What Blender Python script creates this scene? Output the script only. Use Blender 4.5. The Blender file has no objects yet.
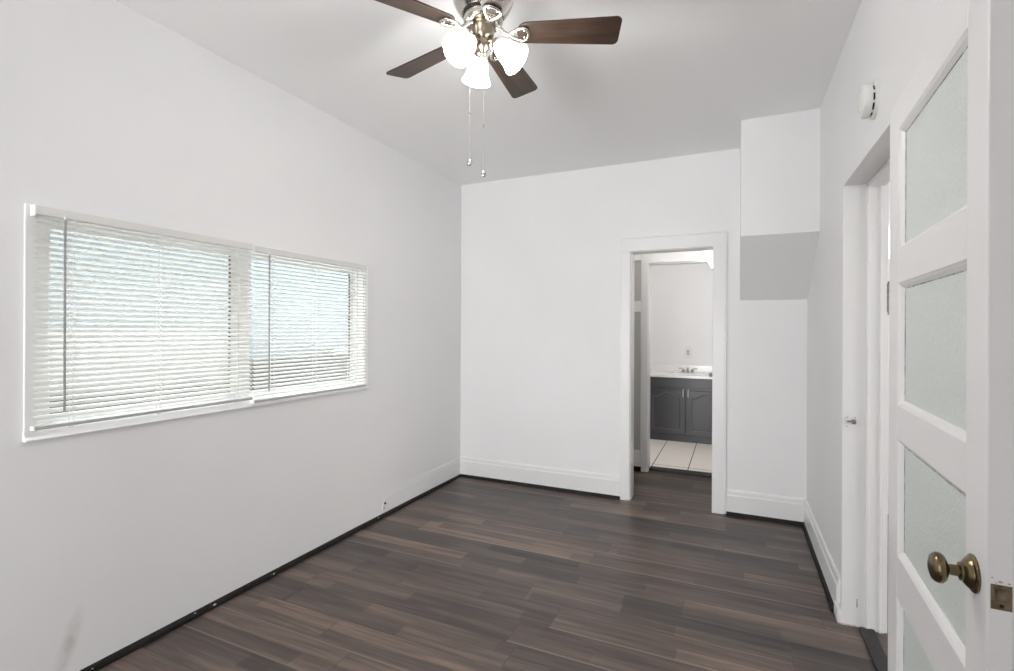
import bpy, bmesh, math, random
from mathutils import Vector, Matrix, Euler
random.seed(7)
S = bpy.context.scene
COL = S.collection
R = math.radians
PI = math.pi

# ------------------------------------------------------------------ camera
EYE = 1.369
cam_d = bpy.data.cameras.new('camera')
cam = bpy.data.objects.new('camera', cam_d); COL.objects.link(cam)
cam_d.sensor_fit = 'HORIZONTAL'; cam_d.sensor_width = 36.0
cam_d.lens = 499.8 / 1014 * 36.0
cam_d.shift_y = -5.5 / 1014
cam_d.clip_start = 0.02
cam.matrix_world = (Matrix.Translation((0, 0, EYE)) @ Matrix.Rotation(R(24.434), 4, 'Z')
                    @ Matrix.Rotation(R(90), 4, 'X') @ Matrix.Rotation(R(0.25), 4, 'Z'))
S.camera = cam

# ------------------------------------------------------------------ light
S.view_settings.view_transform = 'Standard'
S.view_settings.look = 'None'
S.view_settings.gamma = 1.0
S.view_settings.use_curve_mapping = False
S.view_settings.exposure = 0.22
S.cycles.use_denoising = True
S.cycles.max_bounces = 14
S.cycles.diffuse_bounces = 8
S.cycles.transparent_max_bounces = 24

W = bpy.data.worlds.new('overcast_sky'); S.world = W; W.use_nodes = True
wn = W.node_tree; wn.nodes['Background'].inputs['Color'].default_value = (0.95, 0.98, 1.0, 1)
wn.nodes['Background'].inputs['Strength'].default_value = 6.5


def area(name, loc, rot, sx, sy, power, col=(1, 1, 1)):
    d = bpy.data.lights.new(name, 'AREA'); d.shape = 'RECTANGLE'; d.size = sx; d.size_y = sy
    d.energy = power; d.color = col
    o = bpy.data.objects.new(name, d); COL.objects.link(o); o.location = loc; o.rotation_euler = rot
    return o


def point(name, loc, power, col, rad):
    d = bpy.data.lights.new(name, 'POINT'); d.energy = power; d.color = col; d.shadow_soft_size = rad
    o = bpy.data.objects.new(name, d); COL.objects.link(o); o.location = loc
    return o


# added fills behind the camera and side doorway, ceiling lamps of hall and bathroom
area('front_fill', (-1.35, -4.85, 0.80), (R(102), 0, 0), 1.8, 1.5, 182, (0.99, 0.995, 1.0))  # unseen fill added to light the back wall
area('bathroom_lamp', (-0.75, 5.65, 2.70), (0, 0, 0), 0.5, 0.5, 8.6, (1.0, 0.97, 0.94))
area('hall_lamp', (-0.55, 4.65, 2.70), (0, 0, 0), 0.3, 0.3, 2.6, (1.0, 0.95, 0.90))
area('side_room_fill', (3.3, 1.85, 1.3), (R(90), 0, R(90)), 1.4, 1.4, 38, (1.0, 0.98, 0.96))  # unseen fill added to brighten the left wall through the doorway
BULB_W = 4.5
SHADE_E = 12.0

# ------------------------------------------------------------------ materials
def mat(name, col, rough=0.5, metal=0.0, spec=0.5, bump=0.0, bscale=60.0, var=0.0, vscale=3.0, coat=0.0):
    m = bpy.data.materials.new(name); m.use_nodes = True
    nt = m.node_tree; b = nt.nodes['Principled BSDF']
    b.inputs['Base Color'].default_value = (*col, 1)
    b.inputs['Roughness'].default_value = rough
    b.inputs['Metallic'].default_value = metal
    b.inputs['Specular IOR Level'].default_value = spec
    b.inputs['Coat Weight'].default_value = coat
    tc = nt.nodes.new('ShaderNodeTexCoord')
    if bump > 0:
        n = nt.nodes.new('ShaderNodeTexNoise'); n.inputs['Scale'].default_value = bscale; n.inputs['Detail'].default_value = 4
        nt.links.new(tc.outputs['Object'], n.inputs['Vector'])
        bp = nt.nodes.new('ShaderNodeBump'); bp.inputs['Strength'].default_value = bump; bp.inputs['Distance'].default_value = 0.004
        nt.links.new(n.outputs['Fac'], bp.inputs['Height']); nt.links.new(bp.outputs['Normal'], b.inputs['Normal'])
    if var > 0:
        n = nt.nodes.new('ShaderNodeTexNoise'); n.inputs['Scale'].default_value = vscale; n.inputs['Detail'].default_value = 5
        nt.links.new(tc.outputs['Object'], n.inputs['Vector'])
        r = nt.nodes.new('ShaderNodeValToRGB')
        r.color_ramp.elements[0].position = 0.3; r.color_ramp.elements[1].position = 0.7
        r.color_ramp.elements[0].color = (*[c * (1 - var) for c in col], 1)
        r.color_ramp.elements[1].color = (*[min(1, c * (1 + var)) for c in col], 1)
        nt.links.new(n.outputs['Fac'], r.inputs['Fac']); nt.links.new(r.outputs['Color'], b.inputs['Base Color'])
    return m


M = {}
M['wall'] = mat('white_wall_paint', (0.865, 0.865, 0.87), 0.5, spec=0.35, bump=0.10, bscale=35, var=0.012, vscale=2.2)
M['ceil'] = mat('white_ceiling_paint', (0.94, 0.94, 0.94), 0.8, spec=0.2, bump=0.06, bscale=30)
M['trim'] = mat('white_gloss_trim', (0.84, 0.84, 0.84), 0.32, bump=0.10, bscale=22)
M['door'] = mat('white_door_paint', (0.91, 0.90, 0.905), 0.36, bump=0.10, bscale=18)
M['shoe'] = mat('black_shoe_moulding', (0.013, 0.012, 0.012), 0.55, spec=0.25, var=0.5, vscale=25)
M['bare'] = mat('bare_chipped_wood', (0.46, 0.43, 0.38), 0.8, var=0.3, vscale=60)
M['blind'] = mat('white_blind_rail', (0.76, 0.75, 0.73), 0.4)
M['rail'] = mat('grey_white_bottom_rail', (0.50, 0.49, 0.475), 0.4)
M['vinyl'] = mat('white_vinyl', (0.93, 0.93, 0.93), 0.35)
M['brightwhite'] = mat('bright_white_window_trim', (0.97, 0.97, 0.97), 0.3)
M['gasket'] = mat('dark_gasket', (0.05, 0.05, 0.05), 0.6)
M['wand'] = mat('clear_grey_wand', (0.30, 0.30, 0.30), 0.2)
M['cord'] = mat('white_cord', (0.85, 0.85, 0.84), 0.7)
M['nickel'] = mat('brushed_nickel', (0.62, 0.59, 0.54), 0.24, 1.0, bump=0.03, bscale=120)
M['chrome'] = mat('chrome', (0.42, 0.42, 0.43), 0.15, 1.0)
M['satin'] = mat('bright_satin_metal', (0.85, 0.84, 0.82), 0.45, 0.6)
M['charhighlight'] = mat('highlit_charcoal_moulding', (0.15, 0.15, 0.16), 0.3)  # lighter tone paints bevel highlights into the charcoal moulding
M['brass'] = mat('antique_brass', (0.19, 0.15, 0.085), 0.24, 1.0, var=0.35, vscale=35)
M['agedbrass'] = mat('worn_brass_plate', (0.24, 0.19, 0.125), 0.45, 1.0, var=0.3, vscale=90)
M['bronze'] = mat('warm_brass_fitter', (0.34, 0.295, 0.225), 0.28, 1.0)
M['darkgap'] = mat('dark_gap', (0.012, 0.012, 0.012), 0.7)
M['char'] = mat('charcoal_cabinet_paint', (0.062, 0.063, 0.070), 0.34, bump=0.08, bscale=40)
M['counter'] = mat('white_cultured_marble', (0.88, 0.88, 0.87), 0.2)
M['plastic'] = mat('white_plastic', (0.82, 0.82, 0.80), 0.4)
M['plasticgrey'] = mat('light_grey_plastic', (0.55, 0.55, 0.54), 0.45)
M['darkmetal'] = mat('dark_metal', (0.05, 0.045, 0.04), 0.35, 0.8)
M['steel'] = mat('tarnished_steel', (0.30, 0.29, 0.27), 0.35, 1.0, var=0.3, vscale=80)
M['stucco'] = mat('pale_blue_stucco', (0.215, 0.243, 0.252), 0.9, bump=0.3, bscale=40, var=0.04, vscale=1.2)
M['whitestucco'] = mat('white_stucco', (0.29, 0.29, 0.285), 0.9, bump=0.3, bscale=40)
M['block'] = mat('grey_block_fence', (0.060, 0.061, 0.056), 0.9, bump=0.5, bscale=25, var=0.12, vscale=4)
M['concrete'] = mat('concrete_yard', (0.62, 0.62, 0.60), 0.9, bump=0.3, bscale=20, var=0.1)
M['thresh'] = mat('dark_threshold', (0.016, 0.015, 0.015), 0.5, var=0.4, vscale=30)
M['putty'] = mat('dirty_putty', (0.42, 0.44, 0.42), 0.8, var=0.75, vscale=40)
M['panelshade'] = mat('shaded_panel_paint', (0.50, 0.49, 0.48), 0.5)  # grey puts the shade of the recesses into the white panels


def left_wall_material():
    """white paint with one soft brown scuff low down near the camera"""
    m = M['wall'].copy(); m.name = 'white_wall_paint_scuffed'
    nt = m.node_tree; b = nt.nodes['Principled BSDF']
    src = b.inputs['Base Color'].links[0].from_socket
    tc = nt.nodes.new('ShaderNodeTexCoord')
    mp = nt.nodes.new('ShaderNodeMapping'); mp.vector_type = 'TEXTURE'
    mp.inputs['Location'].default_value = (-2.36, 1.07, 0.13)
    mp.inputs['Rotation'].default_value = (R(-16), 0, 0)
    mp.inputs['Scale'].default_value = (0.3, 0.035, 0.16)
    nt.links.new(tc.outputs['Object'], mp.inputs['Vector'])
    g = nt.nodes.new('ShaderNodeTexGradient'); g.gradient_type = 'SPHERICAL'
    nt.links.new(mp.outputs['Vector'], g.inputs['Vector'])
    nz = nt.nodes.new('ShaderNodeTexNoise'); nz.inputs['Scale'].default_value = 30
    nt.links.new(tc.outputs['Object'], nz.inputs['Vector'])
    mu = nt.nodes.new('ShaderNodeMath'); mu.operation = 'MULTIPLY'
    nt.links.new(g.outputs['Fac'], mu.inputs[0]); nt.links.new(nz.outputs['Fac'], mu.inputs[1])
    mx = nt.nodes.new('ShaderNodeMix'); mx.data_type = 'RGBA'
    nt.links.new(mu.outputs[0], mx.inputs['Factor']); nt.links.new(src, mx.inputs['A'])
    mx.inputs['B'].default_value = (0.50, 0.45, 0.40, 1)
    nt.links.new(mx.outputs['Result'], b.inputs['Base Color'])
    return m


M['wall_scuffed'] = left_wall_material()


def plank_material():
    m = bpy.data.materials.new('dark_wood_planks'); m.use_nodes = True
    nt = m.node_tree; b = nt.nodes['Principled BSDF']; L = nt.links.new; N = nt.nodes.new
    tc = N('ShaderNodeTexCoord'); sp = N('ShaderNodeSeparateXYZ'); L(tc.outputs['Object'], sp.inputs[0])

    def math_(op, a, b_=None, c_=None):
        n = N('ShaderNodeMath'); n.operation = op
        for i, v in enumerate((a, b_, c_)):
            if v is None: continue
            if isinstance(v, (int, float)): n.inputs[i].default_value = v
            else: L(v, n.inputs[i])
        return n.outputs[0]
    PW, PL = 0.1762, 1.22
    yr = math_('DIVIDE', math_('ADD', sp.outputs['Y'], 10 * PW + 0.085), PW)
    row = math_('FLOOR', yr)
    wn_ = N('ShaderNodeTexWhiteNoise'); wn_.noise_dimensions = '1D'; L(row, wn_.inputs['W'])
    off = math_('MULTIPLY', wn_.outputs['Value'], PL)
    xr = math_('DIVIDE', math_('ADD', math_('ADD', sp.outputs['X'], off), 20.0), PL)
    colid = math_('FLOOR', xr)
    cmb = N('ShaderNodeCombineXYZ'); L(row, cmb.inputs[0]); L(colid, cmb.inputs[1])
    wp = N('ShaderNodeTexWhiteNoise'); wp.noise_dimensions = '2D'; L(cmb.outputs[0], wp.inputs['Vector'])
    # each printed plank carries two strips of different tone
    half = math_('FLOOR', math_('MULTIPLY', yr, 2.0))
    half_x = math_('FLOOR', math_('ADD', math_('MULTIPLY', xr, 1.7), math_('MULTIPLY', half, 0.37)))
    c2 = N('ShaderNodeCombineXYZ'); L(half, c2.inputs[0]); L(half_x, c2.inputs[1]); c2.inputs[2].default_value = 3.0
    w2 = N('ShaderNodeTexWhiteNoise'); w2.noise_dimensions = '3D'; L(c2.outputs[0], w2.inputs['Vector'])
    # grain, stretched along the plank, shifted per plank
    sh = N('ShaderNodeCombineXYZ'); L(math_('MULTIPLY', wp.outputs['Value'], 37.0), sh.inputs[0]); L(math_('MULTIPLY', wp.outputs['Value'], 11.0), sh.inputs[1])
    va = N('ShaderNodeVectorMath'); va.operation = 'ADD'; L(tc.outputs['Object'], va.inputs[0]); L(sh.outputs[0], va.inputs[1])
    mp = N('ShaderNodeMapping'); mp.inputs['Scale'].default_value = (1.6, 26, 1); L(va.outputs[0], mp.inputs['Vector'])
    g1 = N('ShaderNodeTexNoise'); g1.inputs['Scale'].default_value = 1.0; g1.inputs['Detail'].default_value = 6; g1.inputs['Distortion'].default_value = 0.8
    L(mp.outputs[0], g1.inputs['Vector'])
    mp2 = N('ShaderNodeMapping'); mp2.inputs['Scale'].default_value = (6, 140, 1); L(va.outputs[0], mp2.inputs['Vector'])
    g2 = N('ShaderNodeTexNoise'); g2.inputs['Scale'].default_value = 1.0; g2.inputs['Detail'].default_value = 3; L(mp2.outputs[0], g2.inputs['Vector'])
    mp3 = N('ShaderNodeMapping'); mp3.inputs['Scale'].default_value = (0.9, 5.5, 1); L(va.outputs[0], mp3.inputs['Vector'])
    g3 = N('ShaderNodeTexNoise'); g3.inputs['Scale'].default_value = 1.0; g3.inputs['Detail'].default_value = 2; L(mp3.outputs[0], g3.inputs['Vector'])
    mp4 = N('ShaderNodeMapping'); mp4.inputs['Scale'].default_value = (2.6, 60, 1); L(va.outputs[0], mp4.inputs['Vector'])
    g4 = N('ShaderNodeTexNoise'); g4.inputs['Scale'].default_value = 1.0; g4.inputs['Detail'].default_value = 4; g4.inputs['Distortion'].default_value = 1.5
    L(mp4.outputs[0], g4.inputs['Vector'])
    t = math_('MULTIPLY_ADD', wp.outputs['Value'], 0.15, math_('MULTIPLY', w2.outputs['Value'], 0.19))
    t = math_('MULTIPLY_ADD', g1.outputs['Fac'], 0.46, t)
    t = math_('MULTIPLY_ADD', g2.outputs['Fac'], 0.14, t)
    t = math_('MULTIPLY_ADD', g4.outputs['Fac'], 0.26, t)
    t = math_('MULTIPLY_ADD', g3.outputs['Fac'], 0.40, t)
    t = math_('SUBTRACT', t, 0.145)
    r = N('ShaderNodeValToRGB'); L(t, r.inputs['Fac'])
    e = r.color_ramp.elements
    e[0].position = 0.38; e[0].color = (0.026, 0.021, 0.020, 1)
    e[1].position = 0.92; e[1].color = (0.260, 0.200, 0.158, 1)
    x = e.new(0.56); x.color = (0.062, 0.049, 0.045, 1)
    x = e.new(0.70); x.color = (0.110, 0.085, 0.073, 1)
    hs = N('ShaderNodeMix'); hs.data_type = 'RGBA'; hs.blend_type = 'MULTIPLY'; hs.inputs['Factor'].default_value = 1.0
    hr = N('ShaderNodeValToRGB'); L(wp.outputs['Value'], hr.inputs['Fac'])
    hr.color_ramp.elements[0].color = (1.0, 0.985, 0.97, 1); hr.color_ramp.elements[1].color = (1.07, 0.98, 0.94, 1)
    L(r.outputs['Color'], hs.inputs['A']); L(hr.outputs['Color'], hs.inputs['B'])
    # seams
    fy = math_('FRACT', yr); fx = math_('FRACT', xr)
    dy = math_('MULTIPLY', math_('MINIMUM', fy, math_('SUBTRACT', 1.0, fy)), PW)
    dx = math_('MULTIPLY', math_('MINIMUM', fx, math_('SUBTRACT', 1.0, fx)), PL)
    d = math_('MINIMUM', dx, dy)
    seam = math_('LESS_THAN', d, 0.0016)
    sm = N('ShaderNodeMix'); sm.data_type = 'RGBA'; L(seam, sm.inputs['Factor']); L(hs.outputs['Result'], sm.inputs['A'])
    sm.inputs['B'].default_value = (0.050, 0.043, 0.041, 1)
    # bevel highlight painted in as a pale line along some plank edges
    wr = N('ShaderNodeTexWhiteNoise'); wr.noise_dimensions = '2D'; L(cmb.outputs[0], wr.inputs['Vector'])
    edge = math_('MULTIPLY', math_('LESS_THAN', math_('MULTIPLY', fy, PW), 0.011), math_('GREATER_THAN', wr.outputs['Value'], 0.68))
    edge = math_('MULTIPLY', edge, 0.55)
    em = N('ShaderNodeMix'); em.data_type = 'RGBA'; L(edge, em.inputs['Factor']); L(sm.outputs['Result'], em.inputs['A'])
    em.inputs['B'].default_value = (0.27, 0.215, 0.175, 1)
    L(em.outputs['Result'], b.inputs['Base Color'])
    b.inputs['Roughness'].default_value = 0.36; b.inputs['Specular IOR Level'].default_value = 0.5
    bp = N('ShaderNodeBump'); bp.inputs['Strength'].default_value = 0.12; bp.inputs['Distance'].default_value = 0.002
    L(g2.outputs['Fac'], bp.inputs['Height']); L(bp.outputs['Normal'], b.inputs['Normal'])
    return m


M['planks'] = plank_material()


def tile_material():
    m = bpy.data.materials.new('cream_floor_tiles'); m.use_nodes = True
    nt = m.node_tree; b = nt.nodes['Principled BSDF']; L = nt.links.new
    tc = nt.nodes.new('ShaderNodeTexCoord')
    mp = nt.nodes.new('ShaderNodeMapping'); mp.inputs['Location'].default_value = (0.752 + 0.34, -5.28, 0)
    L(tc.outputs['Object'], mp.inputs['Vector'])
    br = nt.nodes.new('ShaderNodeTexBrick'); br.offset = 0.0; br.squash = 1.0
    br.inputs['Scale'].default_value = 1.0; br.inputs['Brick Width'].default_value = 0.342; br.inputs['Row Height'].default_value = 1.6
    br.inputs['Mortar Size'].default_value = 0.005; br.inputs['Mortar Smooth'].default_value = 0.1
    br.inputs['Color1'].default_value = (0.92, 0.87, 0.81, 1); br.inputs['Color2'].default_value = (0.90, 0.85, 0.79, 1)
    br.inputs['Mortar'].default_value = (0.10, 0.09, 0.08, 1)
    L(mp.outputs[0], br.inputs['Vector'])
    L(br.outputs['Color'], b.inputs['Base Color']); b.inputs['Roughness'].default_value = 0.35
    return m


M['tile'] = tile_material()


def blade_material():
    m = bpy.data.materials.new('walnut_fan_blade'); m.use_nodes = True
    nt = m.node_tree; b = nt.nodes['Principled BSDF']; L = nt.links.new
    tc = nt.nodes.new('ShaderNodeTexCoord'); mp = nt.nodes.new('ShaderNodeMapping')
    mp.inputs['Scale'].default_value = (4, 45, 10); L(tc.outputs['Object'], mp.inputs['Vector'])
    n = nt.nodes.new('ShaderNodeTexNoise'); n.inputs['Scale'].default_value = 1.0; n.inputs['Detail'].default_value = 5
    n.inputs['Distortion'].default_value = 0.6; L(mp.outputs[0], n.inputs['Vector'])
    r = nt.nodes.new('ShaderNodeValToRGB'); L(n.outputs['Fac'], r.inputs['Fac'])
    r.color_ramp.elements[0].position = 0.3; r.color_ramp.elements[0].color = (0.022, 0.013, 0.009, 1)
    r.color_ramp.elements[1].position = 0.75; r.color_ramp.elements[1].color = (0.068, 0.040, 0.026, 1)
    L(r.outputs['Color'], b.inputs['Base Color']); b.inputs['Roughness'].default_value = 0.4
    return m


M['blade'] = blade_material()


def lit_glass(name, strength, col):
    m = bpy.data.materials.new(name); m.use_nodes = True
    b = m.node_tree.nodes['Principled BSDF']
    b.inputs['Base Color'].default_value = (0.9, 0.88, 0.84, 1); b.inputs['Roughness'].default_value = 0.3
    b.inputs['Emission Color'].default_value = (*col, 1); b.inputs['Emission Strength'].default_value = strength
    return m


M['shade'] = lit_glass('lit_frosted_shade', SHADE_E, (1.0, 0.985, 0.96))
M['bulb'] = lit_glass('lit_bulb', 14.0, (1.0, 0.92, 0.80))
M['sconce_shade'] = lit_glass('lit_sconce_shade', 4.0, (1.0, 0.96, 0.9))


def clear_glass():
    m = bpy.data.materials.new('clear_window_glass'); m.use_nodes = True
    nt = m.node_tree; nt.nodes.remove(nt.nodes['Principled BSDF'])
    t = nt.nodes.new('ShaderNodeBsdfTransparent'); t.inputs[0].default_value = (0.97, 0.98, 0.98, 1)
    g = nt.nodes.new('ShaderNodeBsdfGlossy'); g.inputs['Roughness'].default_value = 0.02
    mx = nt.nodes.new('ShaderNodeMixShader'); mx.inputs[0].default_value = 0.05
    nt.links.new(t.outputs[0], mx.inputs[1]); nt.links.new(g.outputs[0], mx.inputs[2])
    nt.links.new(mx.outputs[0], nt.nodes['Material Output'].inputs['Surface'])
    return m


M['glass'] = clear_glass()


def obscure_glass():
    """pebbled obscure glass, painted-over look: pale green-grey, dirty along the putty line"""
    m = bpy.data.materials.new('obscure_pebbled_glass'); m.use_nodes = True
    nt = m.node_tree; b = nt.nodes['Principled BSDF']; L = nt.links.new
    tc = nt.nodes.new('ShaderNodeTexCoord')
    v = nt.nodes.new('ShaderNodeTexNoise'); v.inputs['Scale'].default_value = 130; v.inputs['Detail'].default_value = 3
    L(tc.outputs['Object'], v.inputs['Vector'])
    r = nt.nodes.new('ShaderNodeValToRGB'); L(v.outputs['Fac'], r.inputs['Fac'])
    r.color_ramp.elements[0].position = 0.32; r.color_ramp.elements[0].color = (0.77, 0.83, 0.795, 1)
    r.color_ramp.elements[1].position = 0.68; r.color_ramp.elements[1].color = (0.87, 0.92, 0.89, 1)
    L(r.outputs['Color'], b.inputs['Base Color'])
    b.inputs['Roughness'].default_value = 0.35
    b.inputs['Transmission Weight'].default_value = 0.12
    bp = nt.nodes.new('ShaderNodeBump'); bp.inputs['Strength'].default_value = 0.5; bp.inputs['Distance'].default_value = 0.003
    L(v.outputs['Fac'], bp.inputs['Height']); L(bp.outputs['Normal'], b.inputs['Normal'])
    return m


M['obscure'] = obscure_glass()


def slat_material():
    m = bpy.data.materials.new('white_blind_slat'); m.use_nodes = True
    nt = m.node_tree; L = nt.links.new; b = nt.nodes['Principled BSDF']
    b.inputs['Base Color'].default_value = (0.93, 0.93, 0.91, 1); b.inputs['Roughness'].default_value = 0.4
    t = nt.nodes.new('ShaderNodeBsdfTranslucent'); t.inputs[0].default_value = (0.85, 0.85, 0.82, 1)
    mx = nt.nodes.new('ShaderNodeMixShader'); mx.inputs[0].default_value = 0.45
    L(b.outputs[0], mx.inputs[1]); L(t.outputs[0], mx.inputs[2])
    L(mx.outputs[0], nt.nodes['Material Output'].inputs['Surface'])
    return m


M['slat'] = slat_material()

# ------------------------------------------------------------------ mesh helpers
def box(bm, x0, x1, y0, y1, z0, z1):
    v = [bm.verts.new(p) for p in ((x0, y0, z0), (x1, y0, z0), (x1, y1, z0), (x0, y1, z0),
                                   (x0, y0, z1), (x1, y0, z1), (x1, y1, z1), (x0, y1, z1))]
    for f in ((0, 3, 2, 1), (4, 5, 6, 7), (0, 1, 5, 4), (1, 2, 6, 5), (2, 3, 7, 6), (3, 0, 4, 7)):
        bm.faces.new([v[i] for i in f])
    return v


def prism(bm, pts, d):
    """closed planar outline (3-D points) extruded by vector d"""
    d = Vector(d)
    a = [bm.verts.new(p) for p in pts]; b = [bm.verts.new(Vector(p) + d) for p in pts]
    n = len(pts)
    bm.faces.new(a); bm.faces.new(b[::-1])
    for i in range(n):
        j = (i + 1) % n
        bm.faces.new((a[i], b[i], b[j], a[j]))


def lathe(bm, prof, seg=32, mtx=None, cap=False):
    rings = []
    for r, z in prof:
        if r < 1e-6:
            rings.append([bm.verts.new((0, 0, z))])
        else:
            rings.append([bm.verts.new((r * math.cos(2 * PI * k / seg), r * math.sin(2 * PI * k / seg), z)) for k in range(seg)])
    new = [v for r in rings for v in r]
    for A, B in zip(rings, rings[1:]):
        for k in range(seg):
            l = (k + 1) % seg
            if len(A) == 1 and len(B) > 1: bm.faces.new((A[0], B[k], B[l]))
            elif len(B) == 1 and len(A) > 1: bm.faces.new((A[k], B[0], A[l]))
            elif len(A) > 1: bm.faces.new((A[k], B[k], B[l], A[l]))
    if cap:
        for rr in (rings[0], rings[-1]):
            if len(rr) > 2: bm.faces.new(rr)
    if mtx is not None:
        bmesh.ops.transform(bm, matrix=mtx, verts=new)
    return new


def tube(bm, pts, r, seg=10, closed=False, rr=None):
    pts = [Vector(p) for p in pts]; n = len(pts); rings = []
    up0 = None
    for i, p in enumerate(pts):
        if closed: t = pts[(i + 1) % n] - pts[i - 1]
        else: t = pts[min(i + 1, n - 1)] - pts[max(i - 1, 0)]
        t.normalize()
        if up0 is None or abs(up0.dot(t)) > 0.95:
            up0 = Vector((0, 0, 1)) if abs(t.z) < 0.9 else Vector((1, 0, 0))
        s = t.cross(up0).normalized(); u = s.cross(t).normalized(); up0 = u
        q = rr[i] if rr else r
        rings.append([bm.verts.new(p + s * q * math.cos(2 * PI * k / seg) + u * q * math.sin(2 * PI * k / seg)) for k in range(seg)])
    m = n if closed else n - 1
    for i in range(m):
        A, B = rings[i], rings[(i + 1) % n]
        for k in range(seg):
            l = (k + 1) % seg
            bm.faces.new((A[k], A[l], B[l], B[k]))
    if not closed:
        bm.faces.new(rings[0][::-1]); bm.faces.new(rings[-1])


def sphere(bm, c, r, sub=2):
    bmesh.ops.create_icosphere(bm, subdivisions=sub, radius=r, matrix=Matrix.Translation(c))


def obj(name, bm, m, parent=None, smooth=False, bevel=0.0, seg=2):
    bmesh.ops.recalc_face_normals(bm, faces=bm.faces)
    me = bpy.data.meshes.new(name); bm.to_mesh(me); bm.free()
    o = bpy.data.objects.new(name, me); COL.objects.link(o)
    me.materials.append(m)
    if smooth:
        for p in me.polygons: p.use_smooth = True
        try: me.set_sharp_from_angle(angle=R(40))
        except Exception: pass
    if bevel > 0:
        b = o.modifiers.new('bevel', 'BEVEL'); b.width = bevel; b.segments = seg; b.limit_method = 'ANGLE'; b.angle_limit = R(40)
    if parent: o.parent = parent
    return o


def tag(o, label, cat, group=None, kind=None):
    o['label'] = label; o['category'] = cat
    if group: o['group'] = group
    if kind: o['kind'] = kind
    return o


def thing(name, label, cat, loc=(0, 0, 0), rotz=0, group=None, kind=None):
    o = bpy.data.objects.new(name, None); COL.objects.link(o); o.location = loc; o.rotation_euler = (0, 0, rotz)
    o.empty_display_size = 0.1
    return tag(o, label, cat, group, kind)


def boxes(*bs):
    bm = bmesh.new()
    for b in bs: box(bm, *b)
    return bm


def struct(name, bm, m, label, cat, bevel=0.0, smooth=False):
    return tag(obj(name, bm, m, None, smooth, bevel), label, cat, kind='structure')


# ------------------------------------------------------------------ room shell
H = 2.74
XL, XR, YB, YF = -2.36, 0.476, 4.135, -0.6
T = 0.14
FLOOR = -0.018
struct('floor', boxes((XL - T, 3.4, YF - T, 5.12, -0.06, FLOOR), (-3.9, 0.9, -5.1, YF - T, -0.06, FLOOR)), M['planks'], 'dark grey brown wood plank floor of the empty room and hall', 'floor')
struct('floor_bathroom', boxes((-1.7, 0.1, 5.12, 7.12, -0.06, 0.004)), M['tile'], 'cream tiled bathroom floor beyond the back doorway', 'floor')
struct('ceiling', boxes((XL - T, 3.54, YF - T, 7.2, H, H + 0.08), (-3.9, 0.9, -5.1, YF - T, H, H + 0.08)), M['ceil'], 'plain white ceiling above the whole room', 'ceiling')
# window hole Y .955-2.78, Z .985-1.795
WY0, WY1, WZ0, WZ1 = 0.965, 2.770, 0.985, 1.79
struct('wall_left', boxes((XL - T, XL, YF - T, WY0, -0.05, H), (XL - T, XL, WY1, YB + T, -0.05, H),
                          (XL - T, XL, WY0, WY1, -0.05, WZ0), (XL - T, XL, WY0, WY1, WZ1, H)), M['wall_scuffed'],
       'long white left wall with the blind covered window', 'wall')
DX0, DX1, DZ = -0.766, -0.143, 2.02
struct('wall_back', boxes((XL, DX0, YB, YB + 0.135, -0.05, H), (DX1, XR, YB, YB + 0.135, -0.05, H), (DX0, DX1, YB, YB + 0.135, DZ, H)),
       M['wall'], 'white back wall with the doorway to the bathroom hall', 'wall')
RY0, RY1, RZ = 1.925, 2.825, 2.07
struct('wall_right', boxes((XR, XR + 0.155, YF - T, RY0, -0.05, H), (XR, XR + 0.155, RY1, YB + 0.135, -0.05, H), (XR, XR + 0.155, RY0, RY1, RZ, H)),
       M['wall'], 'white right wall with the open side doorway', 'wall')
# wall behind the camera, opening shaped to pass the fill, shading the door edge
struct('wall_front', boxes((XL - T, -2.28, YF - T, YF, -0.05, H), (-0.38, XR + 0.155, YF - T, YF, -0.05, H), (-2.28, -0.38, YF - T, YF, 2.45, H)),
       M['wall'], 'unseen white front wall behind the camera, its wide opening shaped for the added fill light', 'wall')
struct('wall_fill_room', boxes((-3.9, 0.9, -5.1, -5.0, -0.05, H), (-3.9, -3.8, -5.0, YF - T, -0.05, H), (0.8, 0.9, -5.0, YF - T, -0.05, H), (-3.8, XL - T, YF - T - 0.1, YF - T, -0.05, H)),
       M['wall'], 'unseen white walls added around the fill light behind the camera', 'wall')  # unseen room added to enclose the fill light
# stair bulkhead in the far right corner, its underside sloping back to the wall
bm = bmesh.new()
prism(bm, [(0.037, 3.59, H), (0.037, YB, H), (0.037, YB, 1.597), (0.037, 3.59, 1.985)], (XR - 0.037, 0, 0))
struct('wall_bulkhead', bm, M['wall'], 'white boxed bulkhead with sloping underside in the top right corner', 'bulkhead')

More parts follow.
